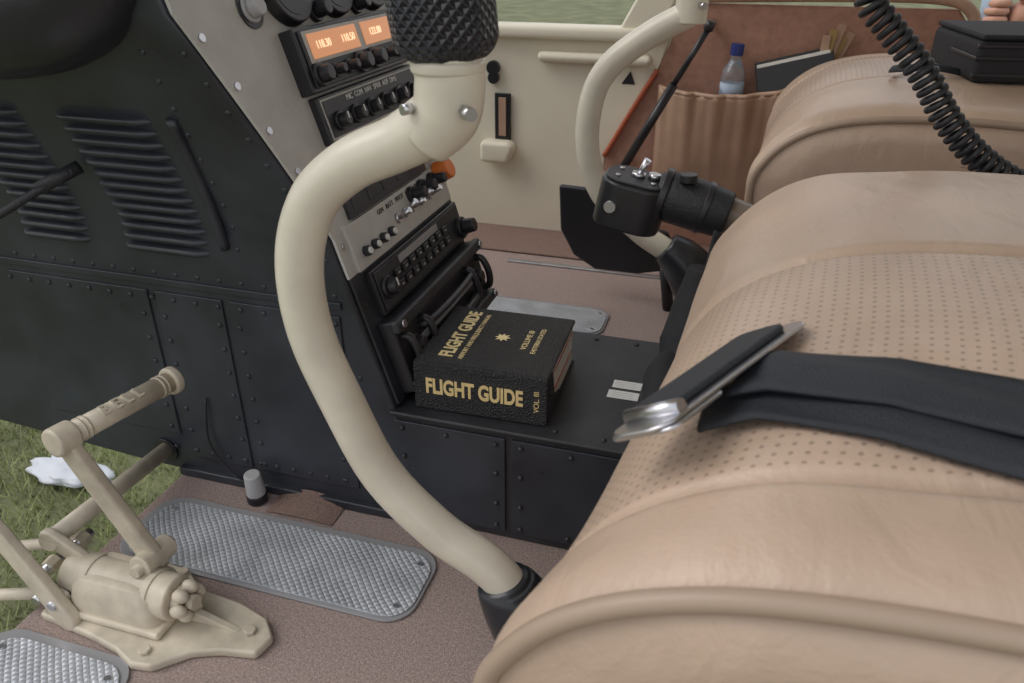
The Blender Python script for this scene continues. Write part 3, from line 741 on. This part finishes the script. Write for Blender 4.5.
# ------------------------------------------------------------ case on far seat + coil cord
hb=empty('headset_case')
rzz=Matrix.Translation((.37,1.25,.436))@Matrix.Rotation(math.radians(8),4,'Z')
box(hb,'case_body',(-.13,-.09,-.010),(.14,.09,.040),'cloth',.008,rzz)
box(hb,'case_lid',(-.127,-.087,.040),(.14,.09,.047),'cloth',.003,rzz)
box(hb,'case_zip',(-.133,-.093,.018),(.141,.0,.022),'blk',.001,rzz)
for z in (-.002,.032): box(hb,'case_piping',(-.132,-.092,z),(.141,-.085,z+.004),'blk',.001,rzz)
sweep(hb,'case_strap',[(.245,1.18,.434),(.215,1.165,.440),(.18,1.165,.438),(.165,1.18,.434),(.175,1.2,.432)],.006,'web',seg=8,flat=.4)
prism(hb,'case_flap',[rzz@V(p) for p in ((-.03,-.05,.046),(.02,-.06,.080),(.14,-.06,.095),(.14,-.05,.046))],(0,.10,0),'cloth',.006)
cc=empty('coiled_cord')
path=catmull([(.06,.9,.66),(.075,.9,.59),(.092,.9,.537),(.112,.9,.515),(.140,.9,.487),(.163,.9,.46),(.185,.9,.43),(.22,.9,.395),(.265,.9,.368),(.33,.9,.35)],30)
hp=[];L=0;N=V((0,1,0))
for i in range(len(path)-1):
    t=(path[i+1]-path[i]);l=t.length;t.normalize();B=t.cross(N).normalized()
    for q_ in range(3):
        f=q_/3;ph=(L+l*f)/.0092*2*math.pi
        hp.append(path[i].lerp(path[i+1],f)+(N*math.cos(ph)+B*math.sin(ph))*.0115)
    L+=l
sweep(cc,'coil',hp,.0034,'rubber',seg=8,smoothpath=False)

# ------------------------------------------------------------ bystander (outside, right)
def skin(par,name,verts,edges,rad,m,sub=2):
    me=bpy.data.meshes.new(name);me.from_pydata(verts,edges,[]);ob=bpy.data.objects.new(name,me);bpy.context.collection.objects.link(ob)
    sk=ob.modifiers.new('sk','SKIN');sk.use_smooth_shade=True
    for i,r in enumerate(rad): me.skin_vertices[0].data[i].radius=(r,r)
    me.skin_vertices[0].data[0].use_root=True
    s=ob.modifiers.new('s','SUBSURF');s.levels=sub;s.render_levels=sub
    me.materials.append(M[m]);ob.parent=par;return ob
ps=empty('bystander')
X,Yp,G=.98,2.35,-.7
skin(ps,'trousers',[(X,Yp,G+.93),(X+.0,Yp-.09,G+.88),(X,Yp-.10,G+.48),(X-.01,Yp-.10,G+.09),(X,Yp+.09,G+.88),(X,Yp+.10,G+.48),(X-.01,Yp+.10,G+.09)],[(0,1),(1,2),(2,3),(0,4),(4,5),(5,6)],[.12,.10,.07,.05,.10,.07,.05],'trouser')
for s in (-.10,.10): box(ps,'shoe',(X-.18,Yp+s-.045,G),(X+.07,Yp+s+.045,G+.09),'blk',.025)
hd=V((.555,2.2,.42))
skin(ps,'shirt',[(X,Yp,G+.95),(X,Yp,G+1.15),(X,Yp,G+1.38),(X,Yp,G+1.47),(X,Yp-.19,G+1.40),(X-.02,Yp-.22,G+1.20),(X-.05,Yp-.22,G+1.10),(X,Yp+.19,G+1.40),(X,Yp+.24,G+1.15)],[(0,1),(1,2),(2,3),(2,4),(4,5),(5,6),(2,7),(7,8)],[.14,.14,.15,.07,.075,.065,.06,.075,.06],'shirt')
skin(ps,'forearm',[(X-.05,Yp-.22,G+1.12),(X-.2,Yp-.2,G+1.10),tuple(hd+V((.075,.01,0.0))),tuple(hd+V((.03,0,0)))],[(0,1),(1,2),(2,3)],[.05,.043,.029,.03],'skin')
skin(ps,'forearm_far',[(X,Yp+.24,G+1.16),(X-.04,Yp+.26,G+.95),(X-.08,Yp+.26,G+.85)],[(0,1),(1,2)],[.05,.035,.04],'skin')
skin(ps,'palm',[tuple(hd+V((.035,0,0))),tuple(hd+V((0,-.01,.0))),tuple(hd+V((-.03,-.015,.0)))],[(0,1),(1,2)],[.030,.036,.032],'skin')
for k,(dz,l) in enumerate(((.026,.030),(.009,.034),(-.009,.032),(-.026,.026))):
    a=hd+V((-.03,-.02,dz));skin(ps,'finger',[tuple(a),tuple(a+V((-l,-.012,0))),tuple(a+V((-l-.012,.014,-.002))),tuple(a+V((-l+.006,.032,-.004)))],[(0,1),(1,2),(2,3)],[.0095,.009,.0085,.0075],'skin')
a=hd+V((.0,-.02,.028));skin(ps,'thumb',[tuple(a),tuple(a+V((-.02,-.018,.022))),tuple(a+V((-.045,-.01,.032)))],[(0,1),(1,2)],[.012,.011,.009],'skin')
cyl(ps,'paper_cup',hd+V((-.055,.01,-.04)),hd+V((-.055,.01,.07)),.026,.034,'shirt',24)
skin(ps,'head_neck',[(X,Yp,G+1.45),(X-.01,Yp,G+1.53),(X-.02,Yp,G+1.60),(X-.015,Yp,G+1.68),(X,Yp,G+1.72)],[(0,1),(1,2),(2,3),(3,4)],[.055,.055,.082,.095,.07],'skin')
ball(ps,'hair',(X+.01,Yp,G+1.69),.105,'hair',(1,.92,.9));ball(ps,'nose',(X-.115,Yp,G+1.62),.016,'skin',(1,.7,1.2))
for s in (-.035,.035):
    ball(ps,'eye',(X-.097,Yp+s,G+1.645),.011,'white');ball(ps,'ear',(X,Yp+s*2.6,G+1.62),.025,'skin',(.7,.3,1.1))
ball(ps,'mouth',(X-.098,Yp,G+1.575),.018,'red',(.3,1,.3))

# ------------------------------------------------------------ world, light, camera
w=bpy.data.worlds.new('World');sc.world=w;w.use_nodes=True;nt=w.node_tree
bg_=nt.nodes['Background'];tc=nt.nodes.new('ShaderNodeTexCoord');sx=nt.nodes.new('ShaderNodeSeparateXYZ');cr=nt.nodes.new('ShaderNodeValToRGB')
nt.links.new(tc.outputs['Generated'],sx.inputs[0]);nt.links.new(sx.outputs[2],cr.inputs[0]);nt.links.new(cr.outputs[0],bg_.inputs[0])
cr.color_ramp.elements[0].position=0;cr.color_ramp.elements[0].color=(.95,.92,.91,1)
cr.color_ramp.elements[1].position=.8;cr.color_ramp.elements[1].color=(.70,.74,.82,1)
bg_.inputs[1].default_value=1.05
sn=bpy.data.lights.new('sun','SUN');sn.energy=1.3;sn.angle=math.radians(40);sn.color=(1,.94,.87)
so=bpy.data.objects.new('sun',sn);bpy.context.collection.objects.link(so);so.rotation_euler=V((.62,.22,-.75)).to_track_quat('-Z','Y').to_euler()
cam=bpy.data.cameras.new('camera');cam.sensor_width=36;cam.lens=780/1024*36;cam.clip_start=.02
cam.dof.use_dof=True;cam.dof.focus_distance=.88;cam.dof.aperture_fstop=14
cob=bpy.data.objects.new('camera',cam);bpy.context.collection.objects.link(cob);cob.location=(0,0,.6);cob.rotation_euler=(math.radians(62),0,math.radians(17))
sc.camera=cob
sc.view_settings.view_transform='Standard'
